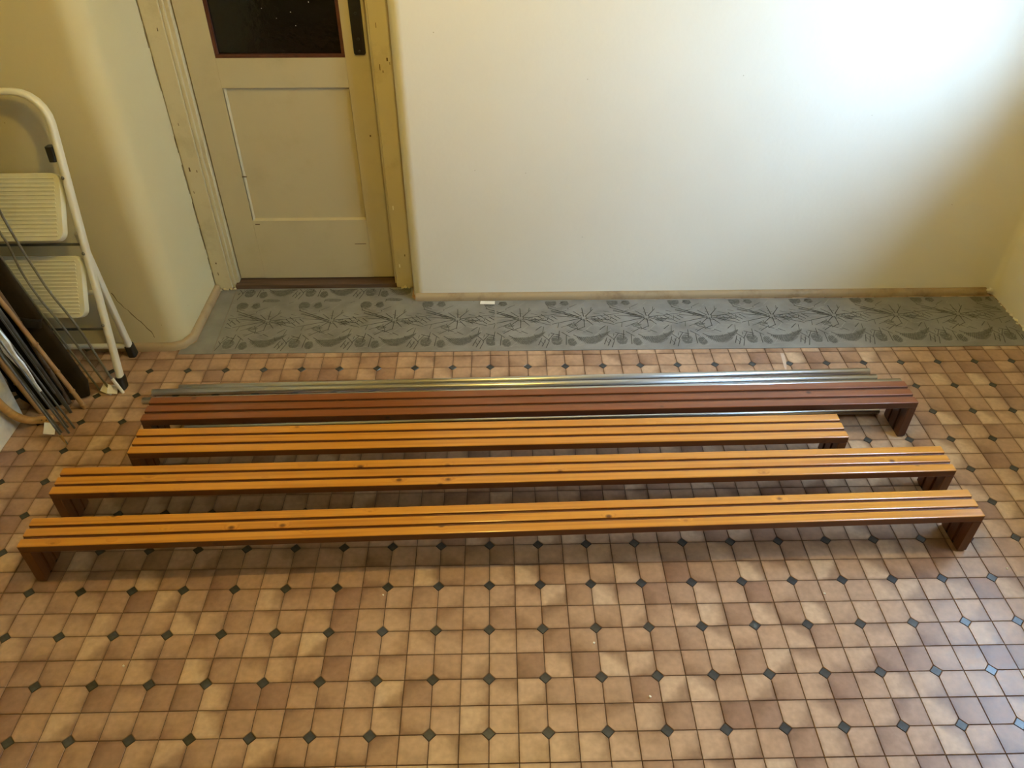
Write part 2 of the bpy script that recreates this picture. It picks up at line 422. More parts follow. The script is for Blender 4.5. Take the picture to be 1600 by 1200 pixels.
wall_right = wall('wall_right', [(rect(XR, XR + WT, YF - .2, WIN_Y0), -.02, ZC), (rect(XR, XR + WT, WIN_Y1, YB - rc), -.02, ZC),
                                 (rect(XR, XR + WT, WIN_Y0, WIN_Y1), -.02, WIN_Z0), (rect(XR, XR + WT, WIN_Y0, WIN_Y1), WIN_Z1, ZC)])
wall_left = wall('wall_left', [(rect(XL - .3, XL, YF - .2, YJ), -.02, ZC)], M['wall_lamplit'])
wall_leak_blocker = wall('wall_leak_blocker', [(rect(XL - .3, XR + WT, 1.9, 2.0), -.08, ZC + .12)], M['wall_dark'])  # unseen slab added to stop sky light leaking in around the door
wall_front = wall('wall_front', [(rect(XL, XR, YF - .2, YF), -.02, ZC)], M['wall_dark'])
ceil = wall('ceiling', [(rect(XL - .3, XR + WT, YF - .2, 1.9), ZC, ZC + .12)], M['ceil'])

# window in the right wall (beside the frame of the picture)
def window():
    x0, x1 = XR + WIN_D - .02, XR + WIN_D + .035
    bm = bmesh.new()
    fw = 0.035
    add_box(bm, x0, x1, WIN_Y0, WIN_Y0 + fw, WIN_Z0, WIN_Z1, .004)
    add_box(bm, x0, x1, WIN_Y1 - fw, WIN_Y1, WIN_Z0, WIN_Z1, .004)
    add_box(bm, x0, x1, WIN_Y0 + fw, WIN_Y1 - fw, WIN_Z0, WIN_Z0 + fw, .004)
    add_box(bm, x0, x1, WIN_Y0 + fw, WIN_Y1 - fw, WIN_Z1 - fw, WIN_Z1, .004)
    w = tag(link('window_1', to_mesh(bm, 'window_1', True, 20), M['winframe']), kind='structure')
    yc = (WIN_Y0 + WIN_Y1) / 2
    box('mullion', x0, x1, yc - .02, yc + .02, WIN_Z0 + fw, WIN_Z1 - fw, M['winframe'], w, .004)
    for a, b_ in ((WIN_Y0 + fw, yc - .02), (yc + .02, WIN_Y1 - fw)):
        box('pane', x0 + .025, x0 + .029, a, b_, WIN_Z0 + fw, WIN_Z1 - fw, M['glass'], w)
    box('window_sill', XR - .03, x0, WIN_Y0 + .002, WIN_Y1 - .002, WIN_Z0 - .025 + .027, WIN_Z0 + .022, M['winframe'], w, .005)
window()
tag(box('light_blocker_outside', XR + 5.6, XR + 6.0, -2.3, 7.0, -1.0, 4.6, M['wall']), kind='structure')  # unseen wall added to block low daylight from the left side
tag(box('ground_outside', XR + WT + .02, XR + 30, -20, 20, -1.2, -1.0, M['ground']), kind='structure')

# baseboards: small rounded moulding, painted and worn
def quarter(w=0.022, h=0.03):
    return [(0, 0), (w, 0), (w, h * .45), (w * .8, h * .8), (w * .4, h), (0, h)]
def baseboard(name, pts, side):
    """pts: plan polyline along the wall foot; the moulding grows to `side` (+1 = right of travel)"""
    bm = bmesh.new()
    prof = quarter()
    P = [Vector((x, y, 0)) for x, y in pts]
    rings = []
    for i, p in enumerate(P):
        d0 = (P[i] - P[i - 1]).normalized() if i else (P[1] - P[0]).normalized()
        d1 = (P[i + 1] - P[i]).normalized() if i < len(P) - 1 else d0
        n0, n1 = Vector((d0.y, -d0.x, 0)), Vector((d1.y, -d1.x, 0))
        n = (n0 + n1).normalized()
        k = side / max(.4, n.dot(n0))
        rings.append([bm.verts.new(p + n * (u * k) + Vector((0, 0, v))) for u, v in prof])
    for a, b_ in zip(rings, rings[1:]):
        for j in range(len(prof)):
            bm.faces.new((a[j], a[(j + 1) % len(prof)], b_[(j + 1) % len(prof)], b_[j]))
    bm.faces.new(rings[0]); bm.faces.new(rings[-1][::-1])
    return tag(link(name, to_mesh(bm, name, True, 50), M['base']), kind='structure')
baseboard('baseboard_back', [(-0.345 + .012, YB - .001), (0.6, YB - .001), (1.4, YB - .001), (XR - .035, YB - .001)], 1)
baseboard('baseboard_alcove', [(-1.62, YJ - .001), (XJ - .06, YJ - .001), (XJ - .02, YJ + .012), (XJ + .001, YJ + .06), (XJ + .001, 1.638)], 1)

# plaster cracks, loose plaster crumbs
def ribbon(name, pts, w, mat, parent, normal):
    n = Vector(normal)
    bm = bmesh.new()
    prev = None
    P = [Vector(p) for p in pts]
    for i, p in enumerate(P):
        t = (P[min(i + 1, len(P) - 1)] - P[max(i - 1, 0)]).normalized()
        s = n.cross(t).normalized() * (w / 2 * random.uniform(.5, 1.3))
        a, b_ = bm.verts.new(p + s + n * .0006), bm.verts.new(p - s + n * .0006)
        if prev: bm.faces.new((prev[0], prev[1], b_, a))
        prev = (a, b_)
    me = to_mesh(bm, name)
    return link(name, me, mat, parent)
crk = []
z = 0.02
while z < 1.9:
    h = random.uniform(.04, .14)
    if random.random() < .75:
        ribbon('crack', [(XJ + .0005, 1.641 - random.uniform(0, .004), z + h * k / 5) for k in range(6)], .005, M['crack'], wall_alcove, (1, 0, 0))
    z += h + random.uniform(.01, .06)
cx, cz, pts = -1.47, 0.27, []
for k in range(16):
    pts.append((cx, YJ, cz)); cx += random.uniform(.000, .013); cz -= random.uniform(.008, .02)
ribbon('crack', pts, .003, M['crack'], wall_alcove, (0, -1, 0))

def crumb(name, x, y, z, s, mat, parent=None):
    bm = bmesh.new()
    bmesh.ops.create_icosphere(bm, subdivisions=1, radius=s)
    for v in bm.verts: v.co = Vector((v.co.x * random.uniform(.7, 1.3), v.co.y * random.uniform(.7, 1.3), v.co.z * random.uniform(.4, .9)))
    lo = min(v.co.z for v in bm.verts)
    for v in bm.verts: v.co.z -= lo
    return link(name, to_mesh(bm, name), mat, parent, (x, y, z), (0, 0, random.uniform(0, 6)))
for k in range(26):
    f = random.random() ** .7
    crumb('plaster_edge', XR - random.uniform(0, .012), YB - .03 - f * .42, .0, random.uniform(.003, .009), M['plast'], wall_right)
for k in range(4):
    crumb('plaster_edge', XR - .01 - random.uniform(0, .01), 1.14 + random.uniform(-.02, .03), .0, random.uniform(.008, .016), M['plast'], wall_right)
for k in range(5):
    crumb('plaster_edge', XR - .035 + random.uniform(-.01, .01), YB - .03, .03 + random.uniform(-.01, .01), random.uniform(.005, .011), M['plast'], wall_back)

# ------------------------------------------------------------------ floor: tiles and diamonds
T = 0.075
def project(x, y, z=0.0):
    d = Vector((x, y, z)) - CAM
    w = d.dot(cF)
    if w < .05: return None
    return 800 + FPX * d.dot(cR) / w, 600 - FPX * d.dot(cU) / w, w
floor = tag(box('floor', XL - .3, XR + WT, YF - .2, 1.9, -.08, -.0022, M['grout']), kind='structure')

def plate_geo(outline, ch=0.0009, dep=0.0012, bot=-0.006):
    n = len(outline)
    cx_ = sum(p[0] for p in outline) / n; cy_ = sum(p[1] for p in outline) / n
    ins = []
    for x, y in outline:
        d = math.hypot(x - cx_, y - cy_)
        ins.append((x - (x - cx_) / d * ch * 1.3, y - (y - cy_) / d * ch * 1.3))
    V = [(x, y, 0.0) for x, y in ins] + [(x, y, -dep) for x, y in outline] + [(x, y, bot) for x, y in outline]
    F = [tuple(range(n))]
    for i in range(n):
        j = (i + 1) % n
        F.append((n + i, n + j, j, i)); F.append((2 * n + i, 2 * n + j, n + j, n + i))
    return V, F
hw, cut = T / 2 - 0.0009, 0.0165
tile_out = [(-hw + cut, -hw), (hw, -hw), (hw, hw), (-hw, hw), (-hw, -hw + cut)]
tileV, tileF = plate_geo(tile_out)
dr = 0.0163
dotV, dotF = plate_geo([(0, -dr), (dr, 0), (0, dr), (-dr, 0)])
def geo_mesh(name, V, F, mat):
    me = bpy.data.meshes.new(name); me.from_pydata(V, [], F); me.update(); me.materials.append(mat); return me
tile_me = geo_mesh('floor_tile', tileV, tileF, M['tile'])
dot_me = geo_mesh('diamond_inset', dotV, dotF, M['dot'])

def in_frame(x, y, mgn=25):
    q = project(x, y)
    return q is not None and -mgn < q[0] < 1600 + mgn and -mgn < q[1] < 1200 + mgn
def inside(x, y):
    if not (XL - T < x < XR + T and YF - T < y < 1.70): return False
    return not (y > YJ + .06 and x < XJ - .06)
tiles, dots = [], []
for i in range(-28, 32):
    for j in range(-31, 23):
        x, y = (i + .5) * T, (j + .5) * T
        if inside(x, y):
            a = {(0, 0): 0, (1, 0): 90, (1, 1): 180, (0, 1): 270}[(i % 2, j % 2)]
            tiles.append((x, y, a, random.uniform(-.0004, .0002), random.gauss(0, .0030), random.gauss(0, .0030)))
        if i % 2 == 0 and j % 2 == 0 and inside(i * T, j * T):
            dots.append((i * T, j * T, 0, random.uniform(-.0005, 0), random.gauss(0, .003), random.gauss(0, .003)))
def lay(name, stuff_name, items, me, V, F, limit=300):
    def key(t):
        q = project(t[0], t[1])
        return (0 if (in_frame(t[0], t[1]) and t[1] < 1.14) else 1, q[2] if q else 99)
    items = sorted(items, key=key)
    for x, y, a, dz, rx, ry in items[:limit]:
        link(name, me, None, floor, (x, y, dz), (rx, ry, R(a)))
    VV, FF = [], []
    for x, y, a, dz, rx, ry in items[limit:]:
        ca, sa = math.cos(R(a)), math.sin(R(a))
        o = len(VV)
        for vx, vy, vz in V:
            gx, gy = ca * vx - sa * vy, sa * vx + ca * vy
            VV.append((x + gx, y + gy, vz + dz + gy * rx - gx * ry))
        FF += [tuple(k + o for k in f) for f in F]
    o = link(stuff_name, geo_mesh(stuff_name, VV, FF, me.materials[0]), None, floor)
    o['kind'] = 'stuff'
lay('floor_tile', 'distant_floor_tiles', tiles, tile_me, tileV, tileF)
lay('diamond_inset', 'distant_diamond_insets', dots, dot_me, dotV, dotF)

# ------------------------------------------------------------------ door
def door():
    d = tag(empty('door_1', (-0.795, 1.70, 0.0)), kind='structure')
    ox, oy = -0.795, 1.70
    def P(name, x0, x1, y0, y1, z0, z1, mat, parent=d, bev=.0015):
        if parent is d: return box(name, x0 - ox, x1 - ox, y0 - oy, y1 - oy, z0, z1, mat, parent, bev)
        return box(name, x0 - ox, x1 - ox, y0 - oy, y1 - oy, z0, z1, mat, parent, bev)
    yf, yb = 1.692, 1.732
    L_, R_, top = -1.140, -0.438, 2.0
    gx0, gx1, gz0, gz1 = -1.028, -0.536, 1.000, 1.88
    px0, px1, pz0, pz1 = -1.024, -0.533, 0.318, 0.888
    P('stile', L_, gx0, yf, yb, .03, top, M['door'])
    P('stile', gx1, R_, yf, yb, .03, top, M['door'])
    P('rail', gx0, gx1, yf, yb, .03, pz0, M['door'], bev=0)
    P('rail', gx0, gx1, yf, yb, pz1, gz0, M['door'], bev=0)
    P('rail', gx0, gx1, yf, yb, gz1, top, M['door'], bev=0)
    pn = P('lower_panel', px0, px1, yf + .014, yb - .008, pz0, pz1, M['door'], bev=0)
    # bevelled edge of the panel recess
    bm = bmesh.new()
    e = .006
    ring0 = [(px0, pz0), (px1, pz0), (px1, pz1), (px0, pz1)]
    ring1 = [(px0 + e, pz0 + e), (px1 - e, pz0 + e), (px1 - e, pz1 - e), (px0 + e, pz1 - e)]
    a = [bm.verts.new((x - ox, yf + .001 - oy, z_)) for x, z_ in ring0]
    b_ = [bm.verts.new((x - ox, yf + .0139 - oy, z_)) for x, z_ in ring1]
    for i in range(4): bm.faces.new((a[i], a[(i + 1) % 4], b_[(i + 1) % 4], b_[i]))
    link('panel_moulding', to_mesh(bm, 'panel_moulding'), M['door'], pn)
    gl = P('glass_pane', gx0 + .004, gx1 - .004, yf + .016, yf + .022, gz0 + .004, gz1 - .004, M['darkglass'], bev=0)
    for k in range(11):  # tiny white specks drawn in as glints on the glass
        gx_, gz_ = random.uniform(gx0 + .03, gx1 - .03), random.uniform(gz0 + .03, gz0 + .3)
        sz = random.uniform(.0015, .0035)
        P('glint_speck', gx_, gx_ + sz, yf + .0152, yf + .0162, gz_, gz_ + sz * random.uniform(.6, 1.8), M['plast'], gl, 0)
    w = .013
    for nm, x0, x1, z0, z1 in (('b', gx0, gx1, gz0, gz0 + w), ('t', gx0, gx1, gz1 - w, gz1), ('l', gx0, gx0 + w, gz0 + w, gz1 - w), ('r', gx1 - w, gx1, gz0 + w, gz1 - w)):
        P('glazing_bead', x0, x1, yf + .002, yf + .016, z0, z1, M['redbead'])
    # lock plate and lever handle
    bm = bmesh.new()
    add_sweep(bm, [(-.477 - ox, yf - .0045 - oy, 1.012), (-.477 - ox, yf - .0045 - oy, 1.018), (-.477 - ox, yf - .0045 - oy, 1.335), (-.477 - ox, yf - .0045 - oy, 1.341)],
              rrect(.045, .009, .003), scales=[.82, 1, 1, .82], up=Vector((0, 1, 0)))
    lp = link('lock_plate', to_mesh(bm, 'lock_plate', True), M['black'], d)
    for zz in (1.026, 1.325, 1.07, 1.16):
        bm = bmesh.new(); bmesh.ops.create_uvsphere(bm, u_segments=10, v_segments=6, radius=.005, matrix=Matrix.Translation((-.477 - ox, yf - .0095 - oy, zz)))
        link('screw', to_mesh(bm, 'screw', True), M['black'], lp)
    tube('door_handle', smooth_path([(-.477 - ox, yf - .008 - oy, 1.275), (-.477 - ox, yf - .04 - oy, 1.275), (-.49 - ox, yf - .05 - oy, 1.275), (-.59 - ox, yf - .05 - oy, 1.273)]), .009, M['black'], lp)
    # small marks on the leaf
    for x, z_, w_, h_ in ((-.478, .69, .006, .007), (-1.03, .52, .02, .004), (-.60, .20, .05, .003), (-1.02, .30, .02, .004)):
        P('scuff', x, x + w_, yf - .0006, yf + .001, z_, z_ + h_, M['chip'], bev=0)
    return d
door()
# door frame: casing boards, jambs, threshold
fr = tag(empty('trim_1', (-0.795, 1.66, 0)), kind='structure')
fx, fy = -0.795, 1.66
def FP(name, x0, x1, y0, y1, z0, z1, mat, bev=.003, parent=fr):
    return box(name, x0 - fx, x1 - fx, y0 - fy, y1 - fy, z0, z1, mat, parent, bev)
cl = FP('casing', -1.243, -1.172, 1.643, 1.664, .004, 2.12, M['casing'])
FP('casing_bead', -1.172, -1.158, 1.652, 1.668, .004, 2.09, M['casing'])
cr_ = FP('casing', -0.426, -0.347, 1.643, 1.664, .004, 2.12, M['casing'])
FP('casing_bead', -0.434, -0.426, 1.652, 1.668, .004, 2.09, M['casing'])
FP('casing', -1.172, -0.426, 1.643, 1.664, 2.05, 2.12, M['casing'])
FP('jamb', -1.188, -1.144, 1.668, 1.76, .0, 2.05, M['casing'])
FP('jamb', -0.434, -0.402, 1.668, 1.76, .0, 2.05, M['casing'])
FP('jamb', -1.188, -0.402, 1.668, 1.76, 2.008, 2.056, M['casing'])
FP('threshold', -1.156, -0.428, 1.6445, 1.76, .0, .022, M['thresh'], .004)
def chips(parent, x0, x1, n, zmax=1.9):
    for k in range(n):
        x = random.uniform(x0, x1); z_ = random.random() ** 1.3 * zmax + .03
        w_ = random.uniform(.002, .006); h_ = random.uniform(.006, .024)
        FP('paint_chip', x, x + w_, 1.6424, 1.6436, z_, z_ + h_, M['chip'] if random.random() < .7 else M['plast'], 0, parent)
chips(cl, -1.236, -1.182, 10)
chips(cr_, -.42, -.362, 14)
# broken paint at the foot of the frame
for x, y in ((-1.235, 1.634), (-1.222, 1.630), (-1.205, 1.634), (-1.19, 1.632), (-1.175, 1.636), (-1.16, 1.637), (-.40, 1.634), (-.385, 1.632), (-.37, 1.632)):
    o = crumb('paint_flake', x - fx, y - fy, .003, random.uniform(.006, .011), M['casing'], fr)

# ------------------------------------------------------------------ linoleum sheets along the back wall
LZ = 0.0026
PX, PY0 = 0.272, 1.158
def lino_pattern(x0, x1, y0, y1, z, parent):
    def clip(poly):
        def cut_(poly, ax, v, keep_gt):
            out = []
            for i in range(len(poly)):
                a, b_ = poly[i], poly[(i + 1) % len(poly)]
                ia = (a[ax] > v) == keep_gt; ib = (b_[ax] > v) == keep_gt
                if ia: out.append(a)
                if ia != ib:
                    t = (v - a[ax]) / (b_[ax] - a[ax])
                    out.append((a[0] + (b_[0] - a[0]) * t, a[1] + (b_[1] - a[1]) * t))
            return out
        for ax, v, g in ((0, x0, True), (0, x1, False), (1, y0, True), (1, y1, False)):
            poly = cut_(poly, ax, v, g)
            if len(poly) < 3: return None
        return poly
    lay_ = {'line': [], 'patch': [], 'light': []}
    def stroke(kind, a, b_, w):
        (ax, ay), (bx, by) = a, b_
        dx, dy = bx - ax, by - ay
        l = math.hypot(dx, dy) or 1
        nx, ny = -dy / l * w / 2, dx / l * w / 2
        lay_[kind].append([(ax + nx, ay + ny), (ax - nx, ay - ny), (bx - nx * .7, by - ny * .7), (bx + nx * .7, by + ny * .7)])
    rnd = random.Random(3)
    # one repeat of the print, in repeat widths; u to the right, v to the back
    S = []
    cu, cv = .30, .225
    for a, l0, l1 in ((12, .01, .16), (58, .012, .085), (92, .01, .085), (128, .015, .07), (158, .02, .15), (172, .02, .13), (200, .01, .15), (232, .015, .07), (268, .01, .08), (300, .02, .07), (335, .01, .14), (350, .03, .11)):
        ca, sa = math.cos(R(a)), math.sin(R(a)) * .9
        S.append(('line', (cu * PX + ca * l0, cv + sa * l0), (cu * PX + ca * l1, cv + sa * l1), .0036))
    for k in range(7):      # parallel hatch to the right of the star
        u, v = .46 + .055 * k, .19 + .014 * (k % 4)
        S.append(('line', (u * PX, v + .022), ((u + .085) * PX, v - .004), .0038))
    for k in range(4):      # double slanting strokes up to the left
        u, v = -.26 + .11 * k, .305 - .016 * k
        S.append(('line', (u * PX, v), ((u + .20) * PX, v - .032), .0036))
        S.append(('line', ((u + .05) * PX, v - .022), ((u + .22) * PX, v - .046), .0030))
    for u, v, du, dv in ((.02, .115, .16, .035), (.10, .10, .12, -.03), (.62, .10, .10, -.04), (.70, .06, .10, .05), (.75, .115, .14, -.02), (.86, .07, .03, .06), (.92, .12, .12, -.035),
                         (.16, .135, .14, .025), (.30, .13, .10, -.02), (.55, .03, .06, .05), (.60, .02, .07, .05), (.66, .01, .06, .05), (.97, .03, .02, .07), (.52, .135, .1, .03), (.05, .16, .2, -.03)):
        S.append(('line', (u * PX, v), ((u + du) * PX, v + dv), .0036))
    for k in range(34):     # many short thin scores in a few directions
        u, v, a = rnd.random(), rnd.uniform(.01, .38), rnd.choice((28, -28, -22, 35, 80, -70))
        l = rnd.uniform(.012, .045)
        S.append(('line', (u * PX, v), (u * PX + math.cos(R(a)) * l, v + math.sin(R(a)) * l), .0024))
    for k in range(36):     # pale scratches
        u, v, a = rnd.random(), rnd.uniform(.02, .36), rnd.choice((25, 205, 150, 60))
        l = rnd.uniform(.03, .07)
        S.append(('light', (u * PX, v), (u * PX + math.cos(R(a)) * l, v + math.sin(R(a)) * l * .7), .0024))
    def blob(cu_, cv_, ru, rv, n=8):
        return [(cu_ * PX + ru * math.cos(2 * math.pi * k / n + .4) * rnd.uniform(.7, 1.2), cv_ + rv * math.sin(2 * math.pi * k / n + .4) * rnd.uniform(.75, 1.2)) for k in range(n)]
    blobs = [blob(.83, .060, .030, .034), blob(1.06, .050, .020, .030), blob(.80, .345, .030, .028), blob(1.02, .345, .022, .026), blob(.50, .205, .020, .012), blob(.10, .17, .024, .010), blob(.25, .385, .045, .012)]
    def hatch(cu_, cv_, ru, rv, a, n):
        ca, sa = math.cos(R(a)), math.sin(R(a))
        for k in range(n):
            f = -1 + 2 * (k + .5) / n
            h = math.sqrt(max(0, 1 - f * f)) * .9
            px, py = cu_ * PX + f * ru * -sa, cv_ + f * rv * ca
            S.append(('line', (px - ca * ru * h, py - sa * rv * h), (px + ca * ru * h, py + sa * rv * h), .0022))
    for c_ in ((.83, .060, .026, .032, 20, 8), (1.06, .050, .017, .027, 35, 7), (.80, .345, .025, .025, 15, 6), (1.02, .345, .018, .023, 30, 6)): hatch(*c_)
    # crescent band, hatched
    band_o = [(.15 + .52 * t, .080 - .040 * math.sin(math.pi * t) + .045 * t) for t in [k / 10 for k in range(11)]]
    bands = []
    for k in range(10):
        (u0, v0), (u1, v1) = band_o[k], band_o[k + 1]
        w0 = (.021 + .004 * (k % 2)) * math.sin(math.pi * (k + .2) / 10.4) + .004; w1 = (.021 + .004 * ((k + 1) % 2)) * math.sin(math.pi * (k + 1.2) / 10.4) + .004
        bands.append([(u0 * PX, v0 - w0), (u1 * PX, v1 - w1), (u1 * PX, v1 + w1), (u0 * PX, v0 + w0)])
        for q in (.0, .5):
            u, v, w_ = u0 + (u1 - u0) * q, v0 + (v1 - v0) * q, w0 + (w1 - w0) * q
            S.append(('line', (u * PX - w_ * .5, v - w_), (u * PX + w_ * .5, v + w_), .0018))
    k0 = int(math.floor((x0 - 0.02) / PX)) - 1
    k1 = int(math.ceil((x1 - 0.02) / PX)) + 1
    for k in range(k0, k1 + 1):
        bx = 0.02 + k * PX + .03
        for row in (0, 1):
            by = PY0 + row * .385
            for kind, a, b_, w in S:
                stroke(kind, (bx + a[0], by + a[1]), (bx + b_[0], by + b_[1]), w)
            for bl in blobs + bands:
                lay_['patch'].append([(bx + u, by + v) for u, v in bl])
    for kind, dz, nm in (('patch', .0003, 'printed_patches'), ('light', .00045, 'pale_scratch_print'), ('line', .0006, 'printed_strokes')):
        V, F = [], []
        for poly in lay_[kind]:
            q = clip(poly)
            if not q: continue
            ar = sum(q[i][0] * q[(i + 1) % len(q)][1] - q[(i + 1) % len(q)][0] * q[i][1] for i in range(len(q)))
            if ar < 0: q = q[::-1]
            o = len(V)
            V += [(x, y, z + dz) for x, y in q]
            F.append(tuple(range(o, o + len(q))))
        me = geo_mesh(nm, V, F, M['lino_' + kind])
        ob = link(nm, me, None, parent)
        ob['kind'] = 'stuff'

def lino(name, outline, label):
    bm = bmesh.new()
    add_prism(bm, outline, 0.0003, LZ)
    o = tag(link(name, to_mesh(bm, name), M['lino']), label, 'linoleum', 'grey linoleum sheets')
    xs = [p[0] for p in outline]; ys = [p[1] for p in outline]
    return o
y0 = 1.152
a = lino('linoleum_sheet', [(-1.130, y0 + .003), (0.0236, y0 + .001), (0.0236, YB - .026), (-0.325, YB - .026), (-0.352, YB + .01), (-0.352, 1.640), (-0.428, 1.6435), (-1.14, 1.6435), (-1.152, 1.640)], 'dark grey patterned linoleum sheet in front of the door')
lino_pattern(-1.128, 0.020, y0 + .004, YB - .030, LZ, a)
lino_pattern(-1.135, -0.36, YB - .030, 1.636, LZ, a)
b = lino('linoleum_sheet', [(0.0240, y0 + .001), (2.20, y0 - .004), (XR - .008, 1.20), (XR - .008, YB - .034), (0.0240, YB - .026)], 'grey patterned linoleum sheet under the bare white wall')
lino_pattern(0.027, 2.235, y0 + .004, YB - .038, LZ, b)
c = lino('linoleum_sheet', [(-1.245, y0 + .004), (-1.132, y0 + .003), (-1.154, 1.640), (-1.219, 1.640), (-1.219, 1.24), (-1.27, 1.182), (-1.27, y0 + .004)], 'narrow grey linoleum offcut along the alcove corner')

# small paper scrap on the linoleum, dust smear on the tiles
bm = bmesh.new()
add_prism(bm, [(-.046, 1.497), (.019, 1.494), (.020, 1.518), (-.044, 1.520)], LZ + .0008, LZ + .0022)
tag(link('paper_scrap', to_mesh(bm, 'paper_scrap'), M['paper']), 'small white paper scrap at the linoleum seam', 'paper')
bm = bmesh.new()
tri = [(1.170, 1.008), (1.177, 1.008), (1.190, 1.06), (1.196, 1.115), (1.182, 1.118), (1.175, 1.06)]
add_prism(bm, tri, .0004, .0007)
tag(link('dust_smear', to_mesh(bm, 'dust_smear'), M['dust']), 'pale dust smear on tiles behind the steel pipes', 'dust')
bits = [(-.31, -.03), (.42, -.36), (-1.26, .60), (.98, -.05), (-.985, -.245), (1.56, .03), (.29, -.2)]
where = ['close in front of the nearest bench, left of its middle', 'lowest in the picture, right of centre', 'left of the red-brown bench end', 'in front of the right half of the nearest bench',
         'alone on the lower left tiles', 'right of the nearest bench right leg', 'in the middle of the open tile floor']
for (x, y), wtxt in zip(bits, where):
    o = crumb('plaster_crumb', x, y, .0002, random.uniform(.003, .0045), M['plast'])
    tag(o, 'tiny white plaster crumb ' + wtxt, 'crumb', 'plaster crumbs on the tiles')

# ------------------------------------------------------------------ benches
def bench(label, xa, ya, xb, yb, depth, H, top, side, grv):
    """(xa, ya)-(xb, yb): the front top edge"""
    ang = math.atan2(yb - ya, xb - xa)
    ln = math.hypot(xb - xa, yb - ya)
    nx, ny = -math.sin(ang), math.cos(ang)
    e = empty('slatted_bench', ((xa + xb) / 2 + nx * depth / 2, (ya + yb) / 2 + ny * depth / 2, 0), ang)
    tag(e, label, 'bench', 'low slatted wooden benches')
    th = .027
    g = depth * .092
    s = (depth - 2 * g) / 3
    ys = [-depth / 2 + k * (s + g) for k in range(3)]
    lt = .028
    for k, y in enumerate(ys):
        bm = bmesh.new()
        add_box(bm, -ln / 2, ln / 2, -s / 2, s / 2, -th, 0, .0028, 2)
        me = to_mesh(bm, 'slat', True, 20)
        me.materials.append(top)
        me.materials.append(side)
        for p in me.polygons:            # top face honey, sides and ends with shade put into their colour
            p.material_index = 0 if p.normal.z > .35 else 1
        link('slat', me, None, e, (0, y + s / 2, H))
    for k in (0, 1):
        box('groove_strip', -ln / 2 + .004, ln / 2 - .004, ys[k] + s - .001, ys[k + 1] + .001, H - th, H - .0055, grv, e)
    for sx in (-1, 1):
        x0 = sx * (ln / 2 - .001); x1 = sx * (ln / 2 - lt)
        xm0, xm1 = min(x0, x1), max(x0, x1)
        lg = box('leg', xm0 + .004, xm1 - .003, -depth / 2 + .006, depth / 2 - .006, .006, H - th, side, e)
        for y in ys:
            # posts stand upright: grain along their height
            bm = bmesh.new()
            add_box(bm, 0, H - th - .005, -s / 2, s / 2, -lt / 2, lt / 2, .002, 2)
            link('leg_post', to_mesh(bm, 'leg_post', True, 20), side, lg, ((x0 + x1) / 2, y + s / 2, .005), (0, R(-90), 0))
        box('foot_pad', xm0 + .003, xm1 - .003, -depth / 2 + .004, depth / 2 - .004, 0, .0065, M['pad'], lg)
    return e
HB = .163
P_, S_, G_ = M['pine'], M['pine_shaded'], M['groove']
bench('long honey pine slatted bench nearest the camera', -1.340, .036, 1.467, .098, .108, HB, P_, S_, G_)
bench('long honey pine slatted bench, second from the camera', -1.338, .240, 1.468, .285, .112, HB, P_, S_, G_)
bench('shortest honey pine slatted bench, just in front of the red-brown one', -1.163, .413, 1.184, .443, .116, HB, P_, S_, G_)
bench('dark red-brown slatted bench in front of the steel pipes', -1.176, .572, 1.486, .612, .120, HB, M['maho'], M['maho_dark'], M['maho_dark'])

# ------------------------------------------------------------------ steel pipes
def pipe(label, a, b, r=.0125):
    a, b = Vector(a), Vector(b)
    d = b - a
    e = empty('steel_pipe', tuple(a), math.atan2(d.y, d.x))
    tag(e, label, 'pipe', 'steel pipes behind the benches')
    ln = d.length
    bm = bmesh.new()
    n = 20
    sec = [(0, r - .0016), (0, r - .0006), (.0006, r), (ln - .0006, r), (ln, r - .0006), (ln, r - .0016)]
    rings = [[bm.verts.new((x, rr * math.cos(2 * math.pi * k / n), r + rr * math.sin(2 * math.pi * k / n))) for k in range(n)] for x, rr in sec]
    for r0, r1 in zip(rings, rings[1:]):
        for k in range(n): bm.faces.new((r0[k], r0[(k + 1) % n], r1[(k + 1) % n], r1[k]))
    link('tube_wall', to_mesh(bm, 'tube_wall', True, 60), M['steel'], e)
    bm = bmesh.new()
    ri = r - .0016
    rings = [[bm.verts.new((x, ri * math.cos(2 * math.pi * k / n), r + ri * math.sin(2 * math.pi * k / n))) for k in range(n)] for x in (0, .12, ln - .12, ln)]
    for r0, r1 in zip(rings, rings[1:]):
        for k in range(n): bm.faces.new((r1[k], r1[(k + 1) % n], r0[(k + 1) % n], r0[k]))
    me = bpy.data.meshes.new('bore'); bm.to_mesh(me); bm.free()
    link('bore', me, M['bore'], e)
    return e
pipe('silver steel pipe furthest from the benches, lying by the linoleum', (-1.19, .925, .0006), (1.490, .978, .0006))
pb = pipe('silver steel pipe, second from the linoleum', (-1.285, .900, .0006), (1.503, .9365, .0006))
pipe('silver steel pipe right behind the red-brown bench', (-1.305, .852, .0006), (1.587, .910, .0006))
pipe('silver steel pipe under the red-brown bench, ending by its right leg', (-1.10, .690, .0006), (1.437, .741, .0006))
pipe('steel pipe just behind the one under the red-brown bench', (-1.12, .735, .0006), (1.41, .776, .0006))

